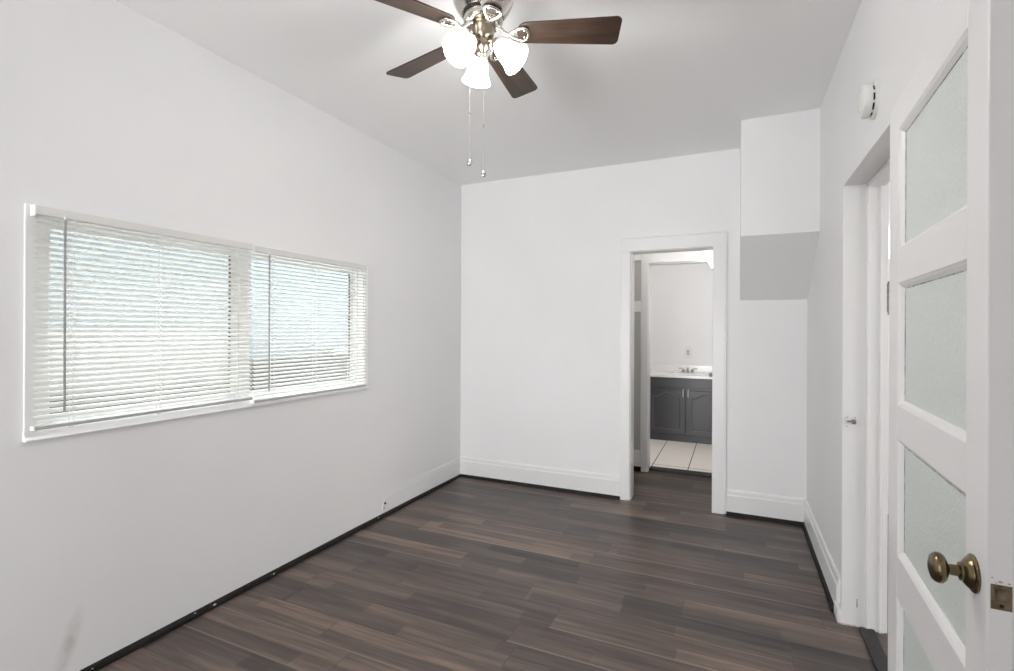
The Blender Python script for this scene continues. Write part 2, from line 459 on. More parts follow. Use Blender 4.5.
# hall and bathroom
HY = 5.04
struct('wall_hall_partition', boxes((-1.7, -0.775, HY, HY + 0.12, -0.05, H), (-0.15, 0.1, HY, HY + 0.12, -0.05, H), (-0.775, -0.15, HY, HY + 0.12, 2.03, H)),
       M['wall'], 'white hall wall around the bathroom doorway', 'wall')
struct('wall_hall_end', boxes((-1.84, -1.7, YB + 0.135, 7.2, -0.05, H)), M['wall'], 'white end wall of hall and bathroom on the left', 'wall')
struct('wall_hall_right', boxes((0.1, 0.24, YB + 0.135, 7.2, -0.05, H)), M['wall'], 'white end wall of hall and bathroom on the right', 'wall')
struct('wall_bathroom_back', boxes((-1.7, 0.1, 7.02, 7.16, -0.05, H)), M['wall'], 'white bathroom wall above the charcoal vanity', 'wall')
struct('trim_bathroom_door', boxes((-0.830, -0.768, HY - 0.018, HY, FLOOR, 2.03), (-0.15, -0.06, HY - 0.018, HY, FLOOR, 2.03), (-0.830, -0.06, HY - 0.018, HY, 2.03, 2.17),
                                   (-0.775, -0.762, HY, HY + 0.12, FLOOR, 2.03), (-0.163, -0.15, HY, HY + 0.12, FLOOR, 2.03), (-0.762, -0.163, HY, HY + 0.12, 2.017, 2.03),
                                   (-0.845, -0.045, HY - 0.03, HY, 2.17, 2.20)),
       M['trim'], 'white casing around the bathroom doorway seen through the back doorway', 'door casing', bevel=0.003)
# panelled cupboard front left of the bathroom doorway
cup = thing('hall_cupboard', 'tall hall cupboard front with two recessed panels, recess shade painted in grey, left of bathroom doorway', 'cupboard', (-1.1, HY, 0))
obj('panel', boxes((-0.165, 0.268, -0.012, -0.002, 1.66, 2.06)), M['panelshade'], cup)
obj('panel', boxes((-0.165, 0.268, -0.012, -0.002, 0.19, 1.555)), M['panelshade'], cup)
obj('frame', boxes((-0.215, 0.268, -0.022, -0.002, 2.06, 2.16), (-0.165, 0.262, -0.022, -0.002, 1.555, 1.66), (-0.215, -0.165, -0.022, -0.002, 0.03, 2.06),
                   (0.262, 0.269, -0.018, -0.002, 0.03, 2.06), (-0.165, 0.262, -0.022, -0.002, 0.03, 0.19)), M['trim'], cup, bevel=0.003)
obj('plinth', boxes((-0.215, 0.268, -0.015, -0.002, FLOOR, 0.03)), M['shoe'], cup)
struct('trim_bathroom_threshold', boxes((-0.762, -0.163, HY + 0.06, HY + 0.15, FLOOR, 0.0055)), M['thresh'], 'dark threshold strip between hall planks and bathroom tiles', 'threshold', bevel=0.004)

# side room beyond the right doorway
struct('wall_side_room_far', boxes((3.4, 3.54, YF - T, 4.6, -0.05, H)), M['wall'], 'far white wall of the side room', 'wall')
struct('wall_side_room_back', boxes((XR + 0.155, 0.72, 4.6, 4.74, -0.05, H), (1.5, 3.4, 4.6, 4.74, -0.05, H), (0.72, 1.5, 4.6, 4.74, 0, 1.92), (0.72, 1.5, 4.6, 4.74, 2.16, H)),
       M['wall'], 'white wall of the side room with a high bright window', 'wall')
struct('wall_side_room_front', boxes((XR + 0.155, 3.4, YF - T, YF, -0.05, H)), M['wall'], 'near white wall of the side room', 'wall')
struct('trim_side_room_window', boxes((0.70, 1.52, 4.585, 4.6, 1.89, 1.92), (0.70, 1.52, 4.585, 4.6, 2.16, 2.19), (0.70, 0.72, 4.585, 4.6, 1.92, 2.16), (1.5, 1.52, 4.585, 4.6, 1.92, 2.16)),
       M['trim'], 'white trim of the high window glimpsed through the side doorway', 'window trim')

# ---- back doorway casing
def flat_casing(bm, x0, x1, y, z0, z1, side):
    """flat board, outer edge with a raised back band"""
    box(bm, x0, x1, y - 0.017, y, z0, z1)
bm = boxes((-0.847, DX0 - 0.006, YB - 0.017, YB, FLOOR, DZ - 0.006), (-0.150, -0.062, YB - 0.017, YB, FLOOR, DZ - 0.006),
           (-0.847, -0.062, YB - 0.017, YB, DZ - 0.006, 2.115),
           (-0.062, -0.050, YB - 0.024, YB, 0, 2.127), (-0.847, -0.062, YB - 0.020, YB, 2.115, 2.127),
           (DX0 - 0.004, DX0 + 0.002, YB - 0.002, YB + 0.137, FLOOR, DZ), (DX1 - 0.003, DX1 + 0.003, YB - 0.002, YB + 0.137, FLOOR, DZ), (DX0 + 0.002, DX1 - 0.003, YB - 0.002, YB + 0.137, DZ - 0.012, DZ))
cs = struct('trim_back_door', bm, M['trim'], 'white painted casing around the back doorway to the hall', 'door casing', bevel=0.003)
bm = boxes((-0.80, DX0 - 0.004, YB - 0.0178, YB + 0.004, FLOOR - 0.001, FLOOR + 0.008), (-0.775, DX0 + 0.003, YB - 0.01, YB + 0.02, FLOOR, FLOOR + 0.012))
obj('chipped_edge', bm, M['bare'], cs)

# ---- side doorway jamb (the wall's thickness, with stop bead)
bm = boxes((XR - 0.008, 0.633, RY1 - 0.010, RY1, FLOOR, RZ), (0.572, 0.633, RY1 - 0.020, RY1 - 0.010, FLOOR, RZ - 0.02), (0.560, 0.574, RY1 - 0.027, RY1 - 0.010, FLOOR, RZ - 0.02),
           (0.610, 0.620, RY1 - 0.026, RY1 - 0.018, FLOOR, RZ - 0.02),
           (XR - 0.008, 0.633, RY0, RY1 - 0.010, RZ - 0.012, RZ), (0.56, 0.633, RY0, RY1 - 0.02, RZ - 0.03, RZ - 0.012),
           (XR - 0.002, 0.633, RY0, RY0 + 0.012, FLOOR, RZ - 0.012), (0.633, 0.646, RY1 - 0.012, RY1 + 0.08, FLOOR, RZ + 0.07))
jb = struct('trim_side_door', bm, M['trim'], 'white jamb lining of the open doorway in the right wall', 'door jamb', bevel=0.0025)
bm = boxes((XR - 0.024, XR - 0.002, RY1 - 0.012, RY1 + 0.085, FLOOR, 0.048)); 
obj('plinth_block', bm, M['trim'], jb, bevel=0.006)
bm = boxes((XR - 0.02, 0.53, RY1 - 0.0125, RY1 - 0.008, FLOOR - 0.001, FLOOR + 0.007), (0.527, 0.532, RY1 - 0.0108, RY1 - 0.0098, 0.075, 0.115))
obj('chipped_edge', bm, M['bare'], jb)
struct('trim_side_door_threshold', boxes((0.535, 0.595, RY0 + 0.012, RY1 - 0.02, FLOOR, -0.006)), M['thresh'], 'dark floor transition strip across the side doorway', 'threshold', bevel=0.003)

# old latch keeper on the jamb
lk = thing('latch_keeper', 'small tarnished metal latch keeper on the side doorway jamb', 'latch', (0.505, RY1 - 0.010, 0.945))
obj('plate', boxes((-0.024, 0.018, -0.0022, 0, -0.028, 0.026)), M['trim'], lk, bevel=0.001)
bm = bmesh.new(); tube(bm, [(-0.018, -0.010, 0.002), (0.006, -0.010, 0.002)], 0.0035); box(bm, 0.002, 0.016, -0.012, -0.0022, -0.010, 0.011)
obj('bolt', bm, M['steel'], lk)
for x, z in ((-0.016, 0.019), (0.014, 0.019), (-0.018, -0.024)):
    bm = bmesh.new(); sphere(bm, (x, -0.002, z), 0.0026); obj('screw', bm, M['steel'], lk)

# ---- baseboards
def baseboard_x(name, x0, x1, y, label, hgt=0.172):
    """runs along X, face towards -Y"""
    pr = [(0, 0.006), (-0.018, 0.006), (-0.018, hgt - 0.042), (-0.013, hgt - 0.034), (-0.012, hgt - 0.012), (-0.007, hgt), (0, hgt)]
    bm = bmesh.new(); prism(bm, [(x0, y + a, z) for a, z in pr], (x1 - x0, 0, 0))
    return struct(name, bm, M['trim'], label, 'baseboard', bevel=0.002)


def baseboard_y(name, y0, y1, x, s, label, hgt=0.172, th=0.018):
    k = th / 0.018
    pr = [(0, 0.006), (0.018, 0.006), (0.018, hgt - 0.042), (0.013, hgt - 0.034), (0.012, hgt - 0.012), (0.007, hgt), (0, hgt)]
    bm = bmesh.new(); prism(bm, [(x + s * a * k, y0, z) for a, z in pr], (0, y1 - y0, 0))
    return struct(name, bm, M['trim'], label, 'baseboard', bevel=0.002)


baseboard_x('baseboard_back', XL, -0.847, YB, 'tall white baseboard along the back wall left of the doorway')
baseboard_x('baseboard_back_right', -0.050, XR - 0.018, YB, 'tall white baseboard along the back wall right of the doorway')
baseboard_y('baseboard_right', RY1 + 0.06, YB, XR, -1, 'tall white baseboard on the right wall beside the jamb')
bm = bmesh.new()
pa = [(0, 0.006), (1.0, 0.006), (1.0, 0.125), (0.75, 0.133), (0.7, 0.150), (0.4, 0.165), (0, 0.165)]
A_ = [bm.verts.new((XL + max(u * 0.0008, 0), 2.75, z)) for u, z in pa]; B_ = [bm.verts.new((XL + u * 0.010, YB, z)) for u, z in pa]
for i in range(len(pa)):
    j = (i + 1) % len(pa); bm.faces.new((A_[i], A_[j], B_[j], B_[i]))
bm.faces.new(A_); bm.faces.new(B_)
struct('baseboard_left', bm, M['wall'], 'white baseboard fading into the left wall towards the far corner', 'baseboard')


def shoe(name, pts, label, dep=0.020, hgt=0.024):
    bm = bmesh.new()
    for (a, b, n) in pts:
        a = Vector(a); b = Vector(b); n = Vector(n)
        prof = [(0, FLOOR + 0.001), (dep, FLOOR + 0.001)] + [(dep * math.cos(t), FLOOR + 0.004 + hgt * math.sin(t)) for t in [R(15 * i) for i in range(0, 7)]]
        prism(bm, [tuple(a + n * u + Vector((0, 0, z))) for u, z in prof], tuple(b - a))
    return struct(name, bm, M['shoe'], label, 'shoe moulding')


s_l = shoe('trim_shoe_left', [((XL, YF, 0), (XL, YB, 0), (1, 0, 0))], 'black shoe strip along the foot of the left wall')
shoe('trim_shoe_back', [((XL + 0.02, YB - 0.0, 0), (-0.849, YB - 0.0, 0), (0, -1, 0))], 'black shoe strip under the baseboard left of the doorway', 0.030, 0.030)
shoe('trim_shoe_back_right', [((-0.048, YB, 0), (XR - 0.02, YB, 0), (0, -1, 0))], 'black shoe strip under the baseboard right of the doorway', 0.030, 0.030)
shoe('trim_shoe_right', [((XR, RY1 + 0.09, 0), (XR, YB, 0), (-1, 0, 0))], 'black shoe strip at the foot of the right wall', 0.032, 0.034)
# paint drips on the left strip
M['drip'] = mat('dried_white_paint', (0.6, 0.59, 0.56), 0.6)
for y in (2.985, 2.93, 2.72, 2.02, 1.66, 1.61, 1.57, 1.14, 2.97):
    bm = bmesh.new()
    bmesh.ops.create_icosphere(bm, subdivisions=1, radius=random.uniform(0.004, 0.008),
                               matrix=Matrix.Translation((XL + random.uniform(0.010, 0.017), y + random.uniform(-.01, .01), FLOOR + random.uniform(0.012, 0.024))) @ Matrix.Diagonal((0.8, 1.5, 0.7, 1)))
    obj('paint_drip', bm, M['drip'], s_l)

# ------------------------------------------------------------------ window
win = thing('window_1', 'white framed sliding window behind the two blinds', 'window', (XL, 1.867, 0.953), kind='structure')
def wb(*bs): return boxes(*[(x0 - XL, x1 - XL, y0 - 1.867, y1 - 1.867, z0 - 0.953, z1 - 0.953) for x0, x1, y0, y1, z0, z1 in bs])
fx0, fx1 = XL, XL + 0.010
obj('casing', wb((fx0, fx1, 0.929, WY0, 0.985, 1.823), (fx0, fx1, WY1, 2.803, 0.985, 1.823), (fx0, fx1, WY0, WY1, WZ1, 1.823)), M['brightwhite'], win, bevel=0.003)
bm = bmesh.new(); prism(bm, [(0.0, 0.929 - 1.867, 0.0), (0.020, 0.929 - 1.867, 0.0), (0.022, 0.929 - 1.867, 0.004), (0.006, 0.929 - 1.867, 0.034), (0.0, 0.929 - 1.867, 0.034)], (0, 2.803 - 0.929, 0))
obj('sill', bm, M['brightwhite'], win)
gx0, gx1 = XL - 0.10, XL - 0.045
obj('frame', wb((gx0, gx1, WY0, WY0 + 0.02, WZ0, WZ1), (gx0, gx1, WY1 - 0.02, WY1, WZ0, WZ1), (gx0, gx1, WY0 + 0.02, WY1 - 0.02, WZ0, WZ0 + 0.02), (gx0, gx1, WY0 + 0.02, WY1 - 0.02, WZ1 - 0.02, WZ1)), M['vinyl'], win, bevel=0.003)
obj('lining', wb((XL - 0.135, XL, WY0 - 0.002, WY0 + 0.006, WZ0, WZ1), (XL - 0.135, XL, WY1 - 0.006, WY1 + 0.002, WZ0, WZ1), (XL - 0.135, XL, WY0, WY1, WZ0 - 0.002, WZ0 + 0.006), (XL - 0.135, XL, WY0, WY1, WZ1 - 0.006, WZ1 + 0.002)), M['brightwhite'], win)
YM0, YM1 = 1.792, 1.905
for (a, b, xa, xb) in ((WY0 + 0.02, YM1, XL - 0.072, XL - 0.052), (YM1 - 0.01, WY1 - 0.02, XL - 0.096, XL - 0.076)):
    left = a < 1.5
    st0 = (a, a + 0.045) if left else (a, a + 0.012)
    st1 = (YM0, b) if left else (b - 0.035, b)
    sash = obj('sash', wb((xa, xb, st0[0], st0[1], WZ0 + 0.02, WZ1 - 0.02), (xa, xb, st1[0], st1[1], WZ0 + 0.02, WZ1 - 0.02),
                          (xa, xb, st0[1], st1[0], WZ0 + 0.02, WZ0 + 0.038), (xa, xb, st0[1], st1[0], WZ1 - 0.038, WZ1 - 0.02)), M['vinyl'], win, bevel=0.002)
    xm = (xa + xb) / 2
    obj('glass_pane', wb((xm - 0.002, xm + 0.002, st0[1] - 0.004, st1[0] + 0.004, WZ0 + 0.034, WZ1 - 0.034)), M['glass'], sash)
    obj('gasket', wb((xm + 0.003, xb + 0.001, st1[0] - 0.008, st1[0] - 0.001, WZ0 + 0.038, WZ1 - 0.038)), M['gasket'], sash)

# ------------------------------------------------------------------ blinds
def blind(y0, y1, ztop, zbot, wand_y, wand_z, cords, label, xoff=0.0, tilt=30):
    t = thing('venetian_blind', label, 'blind', (XL + 0.030 + xoff, (y0 + y1) / 2, ztop), group='white mini blinds over the window')
    c = (y0 + y1) / 2
    w0, w1 = y0 - c, y1 - c
    h = ztop - zbot
    bm = boxes((-0.016, 0.014, w0 + 0.004, w1 - 0.004, -0.034, -0.002))
    hr = obj('headrail', bm, M['blind'], t, bevel=0.002)
    obj('end_bracket', boxes((-0.019, 0.016, w0 - 0.001, w0 + 0.004, -0.040, 0.0)), M['vinyl'], hr, bevel=0.001)
    obj('end_bracket', boxes((-0.019, 0.016, w1 - 0.004, w1 + 0.001, -0.040, 0.0)), M['vinyl'], hr, bevel=0.001)
    bm = bmesh.new()
    tilt = R(tilt); pitch = 0.0215; z = -0.048; n = 0
    while z > -h + 0.030:
        pts = []
        for k in range(7):
            s = (k / 6 - 0.5) * 0.025
            crown = 0.0022 * (1 - (2 * k / 6 - 1) ** 2)
            # room-side edge low, outer edge high
            x = s * math.cos(tilt) + crown * math.sin(tilt)
            zz = -s * math.sin(tilt) + crown * math.cos(tilt)
            pts.append((x, zz))
        th = 0.0005
        prof = [(x, w0 + 0.003, z + q) for x, q in pts] + [(x, w0 + 0.003, z + q - th) for x, q in pts[::-1]]
        prism(bm, prof, (0, (w1 - w0) - 0.006, 0))
        z -= pitch; n += 1
    obj('slats', bm, M['slat'], t)
    br = obj('bottom_rail', boxes((-0.013, 0.013, w0 + 0.002, w1 - 0.002, -h, -h + 0.014)), M['rail'], t, bevel=0.003)
    obj('rail_cap', boxes((-0.014, 0.014, w0 - 0.001, w0 + 0.003, -h - 0.001, -h + 0.015)), M['vinyl'], br)
    obj('rail_cap', boxes((-0.014, 0.014, w1 - 0.003, w1 + 0.001, -h - 0.001, -h + 0.015)), M['vinyl'], br)
    for cy in cords:
        bm = bmesh.new()
        for dx in (-0.0135, 0.0135):
            tube(bm, [(dx, cy - c, -0.034), (dx, cy - c, -h + 0.012)], 0.0016, 6)
        tube(bm, [(0, cy - c + 0.012, -0.034), (0, cy - c + 0.012, -h + 0.012)], 0.0009, 6)
        box(bm, -0.004, 0.006, cy - c - 0.006, cy - c + 0.006, -h - 0.006, -h)
        obj('ladder_cord', bm, M['cord'], t)
    bm = bmesh.new()
    tube(bm, [(0.024, wand_y - c, -0.040), (0.024, wand_y - c, wand_z - ztop)], 0.0042, 8)
    wd = obj('tilt_wand', bm, M['wand'], t, smooth=True)
    bm = bmesh.new()
    tube(bm, [(0.010, wand_y - c, -0.030), (0.020, wand_y - c, -0.030), (0.024, wand_y - c, -0.042)], 0.0028, 8)
    obj('wand_hook', bm, M['vinyl'], wd)
    return t


blind(0.942, 1.850, 1.818, 0.995, 1.028, 1.052, (1.060, 1.380, 1.765), 'wider left blind with grey wand, reaching nearest the camera', 0.004, 35)
blind(1.858, 2.757, 1.814, 0.975, 1.944, 1.030, (1.985, 2.290, 2.640), 'right hand blind over the far half of the window', 0.0, 24)

# ------------------------------------------------------------------ outside the window
struct('floor_yard', boxes((-6.5, XL - T, -4, 12, -0.3, -0.2)), M['concrete'], 'concrete side yard outside the window', 'ground')
nb = struct('wall_neighbour', boxes((-4.75, -4.55, -4, 12, -0.2, 2.55)), M['stucco'], 'pale blue neighbouring house wall seen through the blinds', 'wall')
struct('wall_neighbour_band', boxes((-4.55, -4.42, -2, 3.35, 0.85, 1.36)), M['whitestucco'], 'white band on the neighbouring wall behind the left blind', 'wall')
struct('wall_yard_low', boxes((-4.5, -4.30, -3, 3.30, -0.2, 0.885)), M['block'], 'low grey garden wall behind the left blind', 'garden wall')
struct('wall_yard_high', boxes((-4.5, -4.30, 3.30, 11, -0.2, 1.045)), M['block'], 'higher grey garden wall behind the right blind', 'garden wall')
bm = boxes((-4.56, -4.36, 4.60, 5.0, 1.045, 1.14))
ac = tag(obj('white_box', bm, M['whitestucco'], bevel=0.01), 'small white box on the grey garden wall outside', 'box')  # plain box for a small white patch outside, kind left open

# ------------------------------------------------------------------ French door, opened back along the right wall
ang = R(2.6)
hx, hy = 0.4365, 1.897
DW = 0.760
dr = thing('door_1', 'open white door with four obscure glass lights and brass knob', 'door', (hx, hy, 0.0), kind='structure')
dr.rotation_euler = (0, 0, -ang)     # local -Y runs towards the camera, local +X is the back of the door
dr['kind'] = 'structure'
TH = 0.036
# local: y from 0 (hinge) to -DW (free), x from 0 (face) to TH (back)
P = [(1.608, 1.954), (1.157, 1.508), (0.725, 1.057), (0.25, 0.600)]       # glass openings z
gy0, gy1 = -0.636, -0.150
gy0 = -0.657
gy1 = -0.113
bs = [(0, TH, -DW, gy0, -0.008, 2.045), (0, TH, gy1, 0, -0.008, 2.045)]
zs = [2.045] + [v for p in P for v in (p[1], p[0])] + [-0.008]
for i in range(0, len(zs), 2):
    bs.append((0, TH, gy0, gy1, zs[i + 1], zs[i]))
obj('leaf', boxes(*bs), M['door'], dr, bevel=0.0025)
for (z0, z1) in P:
    bm = bmesh.new()
    d = 0.014
    # sloped sticking: ring of bevel faces from the leaf face down to the glass
    o = [(0.001, gy0, z0), (0.001, gy1, z0), (0.001, gy1, z1), (0.001, gy0, z1)]
    m1 = [(0.005, gy0 + d * .5, z0 + d * .5), (0.005, gy1 - d * .5, z0 + d * .5), (0.005, gy1 - d * .5, z1 - d * .5), (0.005, gy0 + d * .5, z1 - d * .5)]
    m2 = [(0.0065, gy0 + d * .55, z0 + d * .55), (0.0065, gy1 - d * .55, z0 + d * .55), (0.0065, gy1 - d * .55, z1 - d * .55), (0.0065, gy0 + d * .55, z1 - d * .55)]
    i_ = [(0.0125, gy0 + d, z0 + d), (0.0125, gy1 - d, z0 + d), (0.0125, gy1 - d, z1 - d), (0.0125, gy0 + d, z1 - d)]
    b_ = [(0.022, gy0 + d, z0 + d), (0.022, gy1 - d, z0 + d), (0.022, gy1 - d, z1 - d), (0.022, gy0 + d, z1 - d)]
    rings = [[bm.verts.new(p) for p in q] for q in (o, m1, m2, i_, b_)]
    for A, B in zip(rings, rings[1:]):
        for k in range(4):
            l = (k + 1) % 4
            bm.faces.new((A[k], A[l], B[l], B[k]))
    gl = obj('glass_light', boxes((0.014, 0.019, gy0 + d - 0.004, gy1 - d + 0.004, z0 + d - 0.004, z1 - d + 0.004)), M['obscure'], dr)
    obj('glazing_bead', bm, M['door'], gl)
    obj('putty_line', boxes((0.0132, 0.0142, gy1 - d - 0.005, gy1 - d - 0.0005, z0 + d, z1 - d), (0.0132, 0.0142, gy0 + d, gy1 - d - 0.005, z1 - d - 0.003, z1 - d)), M['putty'], gl)
# knob
KZ, KY = 0.924, -0.702
kn = obj('knob', bmesh_knob := bmesh.new(), M['brass'], dr) if False else None
bm = bmesh.new()
rot = Matrix.Translation((0, KY, KZ)) @ Matrix.Rotation(R(-90), 4, 'Y')      # local z -> -x (into the room)
lathe(bm, [(0.0, 0.0), (0.034, 0.0), (0.0345, 0.003), (0.031, 0.006), (0.029, 0.0065), (0.027, 0.010), (0.021, 0.015), (0.0165, 0.018), (0.0165, 0.021), (0.013, 0.022), (0.0, 0.022)], 40, rot)
rs = obj('rosette', bm, M['brass'], dr, smooth=True)
bm = bmesh.new()
lathe(bm, [(0.0, 0.018), (0.0105, 0.018), (0.0095, 0.036), (0.011, 0.0385), (0.017, 0.040), (0.0235, 0.043), (0.0275, 0.048), (0.028, 0.0525), (0.0265, 0.057), (0.022, 0.062), (0.021, 0.0622), (0.013, 0.0650), (0.0, 0.066)], 40, rot)
obj('knob', bm, M['brass'], rs, smooth=True)
# latch plate on the free edge
lp = obj('latch_plate', boxes((0.005, 0.033, -DW - 0.0016, -DW + 0.001, KZ - 0.034, KZ + 0.009)), M['agedbrass'], dr, bevel=0.001)
obj('latch_bolt', boxes((0.012, 0.026, -DW - 0.006, -DW - 0.001, KZ - 0.018, KZ + 0.002)), M['agedbrass'], lp, bevel=0.003)
bm = bmesh.new()
sphere(bm, (0.019, -DW - 0.001, KZ - 0.027), 0.0034); 
obj('screw_hole', bm, M['darkgap'], lp)
for (x, z, r_) in ((0.018, KZ + 0.014, 0.003), (0.007, KZ + 0.020, 0.0016), (0.029, KZ + 0.013, 0.002), (0.012, KZ + 0.0115, 0.0014)):
    bm = bmesh.new()
    bmesh.ops.create_icosphere(bm, subdivisions=1, radius=r_, matrix=Matrix.Translation((x, -DW - 0.0002, z)) @ Matrix.Diagonal((1.3, 0.15, 0.7, 1)))
    obj('paint_chip', bm, M['bare'], dr)
for hz in (1.474, 0.25):
    bm = bmesh.new(); tube(bm, [(0.002, 0.009, hz - 0.044), (0.002, 0.009, hz + 0.044)], 0.0062, 12)
    sphere(bm, (0.002, 0.009, hz + 0.048), 0.005); sphere(bm, (0.002, 0.009, hz - 0.048), 0.005)
    box(bm, 0.004, 0.03, 0.0005, 0.0022, hz - 0.042, hz + 0.042)
    obj('hinge', bm, M['steel'], dr, smooth=True)

# ------------------------------------------------------------------ smoke detector
sd = thing('smoke_detector', 'round white smoke detector on the right wall above the side doorway', 'smoke detector', (XR, 2.262, 2.232))
rot = Matrix.Rotation(R(-90), 4, 'Y')
bm = bmesh.new(); lathe(bm, [(0, 0), (0.069, 0), (0.069, 0.008), (0.066, 0.012), (0.0, 0.012)], 48, rot); obj('base', bm, M['plastic'], sd, smooth=True)
bm = bmesh.new(); lathe(bm, [(0, 0.012), (0.056, 0.012), (0.056, 0.020), (0, 0.020)], 48, rot); obj('vent_gap', bm, M['darkgap'], sd, smooth=True)
bm = bmesh.new(); lathe(bm, [(0.0, 0.0185), (0.061, 0.0185), (0.062, 0.024), (0.062, 0.036), (0.057, 0.044), (0.040, 0.048), (0.038, 0.0465), (0.034, 0.048), (0.0, 0.051)], 48, rot)
for k in range(10):
    a = 2 * PI * k / 10 + 0.1
    c, s = math.cos(a), math.sin(a)
    pts = []
    vs = box(bm, -0.020, -0.011, -0.005, 0.005, 0.052, 0.0595)
    bmesh.ops.rotate(bm, cent=(0, 0, 0), matrix=Matrix.Rotation(a, 3, 'X'), verts=vs)
cv = obj('cover', bm, M['plastic'], sd, smooth=True)
bm = bmesh.new(); lathe(bm, [(0.0, 0.05), (0.009, 0.05), (0.009, 0.0525), (0.0, 0.053)], 24, Matrix.Translation((0, 0.012, -0.014)) @ rot); obj('test_button', bm, M['plastic'], cv, smooth=True)

# ------------------------------------------------------------------ small wall jack near the floor, left wall
jk = thing('wall_jack', 'small white cable jack low on the left wall above the black strip', 'wall jack', (XL, 3.0, 0.066))
obj('plate', boxes((0.0, 0.006, -0.022, 0.022, -0.032, 0.036)), M['trim'], jk, bevel=0.002)
bm = bmesh.new(); rot = Matrix.Translation((0.006, 0.003, 0.014)) @ Matrix.Rotation(R(90), 4, 'Y'); lathe(bm, [(0, 0), (0.008, 0), (0.008, 0.006), (0.005, 0.010), (0.0, 0.010)], 16, rot); obj('socket', bm, M['darkmetal'], jk, smooth=True)
bm = bmesh.new(); sphere(bm, (0.006, -0.006, -0.016), 0.006); obj('screw', bm, M['steel'], jk)

# ------------------------------------------------------------------ ceiling fan
FX, FY, FZ = -0.889, 1.721, 2.513
fan = thing('ceiling_fan', 'brushed nickel ceiling fan with dark walnut blades and three lit shades', 'ceiling fan', (FX, FY, H))
dz = lambda z: z - H
bm = bmesh.new(); lathe(bm, [(0, 0), (0.098, 0), (0.100, -0.006), (0.100, -0.014), (0.092, -0.020), (0.0, -0.02)], 48); obj('canopy', bm, M['nickel'], fan, smooth=True)
bm = bmesh.new(); lathe(bm, [(0.0, -0.018), (0.086, -0.018), (0.090, -0.024), (0.106, -0.032), (0.118, -0.044), (0.122, -0.060), (0.121, -0.084), (0.116, -0.104), (0.106, -0.126), (0.094, -0.144), (0.084, -0.154), (0.0, -0.154)], 64); obj('motor_housing', bm, M['nickel'], fan, smooth=True)
bm = bmesh.new(); lathe(bm, [(0.0, -0.154), (0.078, -0.154), (0.078, -0.160), (0.0, -0.160)], 48); obj('motor_gap', bm, M['darkgap'], fan, smooth=True)
bm = bmesh.new(); lathe(bm, [(0.0, -0.160), (0.074, -0.160), (0.076, -0.164), (0.076, -0.182), (0.070, -0.189), (0.052, -0.191), (0.0, -0.191)], 48); obj('flywheel', bm, M['nickel'], fan, smooth=True)
bm = bmesh.new(); lathe(bm, [(0.0, -0.190), (0.044, -0.190), (0.047, -0.194), (0.047, -0.206), (0.043, -0.212), (0.040, -0.236), (0.036, -0.246), (0.026, -0.252), (0.024, -0.258), (0.026, -0.264), (0.026, -0.276), (0.020, -0.288), (0.012, -0.296), (0.011, -0.302), (0.013, -0.306), (0.010, -0.314), (0.0, -0.317)], 40)
kit = obj('light_kit', bm, M['bronze'], fan, smooth=True)
# blades: local x = radial
PH = R(21.8)
for k in range(5):
    a = PH + R(72) * k
    mt = Matrix.Rotation(a, 4, 'Z')
    pitch = Matrix.Rotation(R(-13), 4, 'X')
    zb = FZ - H
    bm = bmesh.new()
    out = []
    r0, r1, w0, w1 = 0.132, 0.525, 0.050, 0.066
    # outline with round corners
    def corner(cx, cy, rad, a0, a1, n=6):
        return [(cx + rad * math.cos(R(a0 + (a1 - a0) * i / n)), cy + rad * math.sin(R(a0 + (a1 - a0) * i / n))) for i in range(n + 1)]
    out += corner(r1 - 0.022, w1 - 0.022, 0.022, 90, 0)
    out += corner(r1 - 0.022, -w1 + 0.022, 0.022, 0, -90)
    out += corner(r0 + 0.040, -w0 + 0.040, 0.040, -90, -180)
    out += corner(r0 + 0.040, w0 - 0.040, 0.040, 180, 90)
    prism(bm, [(x, y, 0.0) for x, y in out], (0, 0, 0.006))
    b = obj('blade', bm, M['blade'], fan, bevel=0.0015)
    b.matrix_local = Matrix.Translation((0, 0, zb)) @ mt @ pitch
    # bracket: arm from the flywheel, open shield-shaped loop under the blade root
    bm = bmesh.new()
    tube(bm, [(0.056, 0, 0.026), (0.068, 0, 0.020), (0.080, 0, 0.006), (0.094, 0, -0.004), (0.106, 0, -0.005)], 0.008, 10, rr=[0.011, 0.010, 0.0085, 0.0075, 0.007])
    loop = [(0.100, 0.0), (0.112, 0.012), (0.134, 0.025), (0.156, 0.031), (0.169, 0.025), (0.175, 0.011), (0.176, 0.0), (0.175, -0.011), (0.169, -0.025), (0.156, -0.031), (0.134, -0.025), (0.112, -0.012)]
    tube(bm, [(x, y, -0.004) for x, y in loop], 0.0058, 10, closed=True)
    # outer flat flange of the bracket under the blade
    br = obj('blade_bracket', bm, M['nickel'], fan, smooth=True)
    br.matrix_local = Matrix.Translation((0, 0, zb)) @ mt @ pitch
    for x, y in ((0.118, 0.0), (0.160, 0.016), (0.160, -0.016)):
        bm = bmesh.new(); sphere(bm, (x, y, -0.002), 0.0045, 2)
        obj('screw', bm, M['nickel'], br, smooth=True)
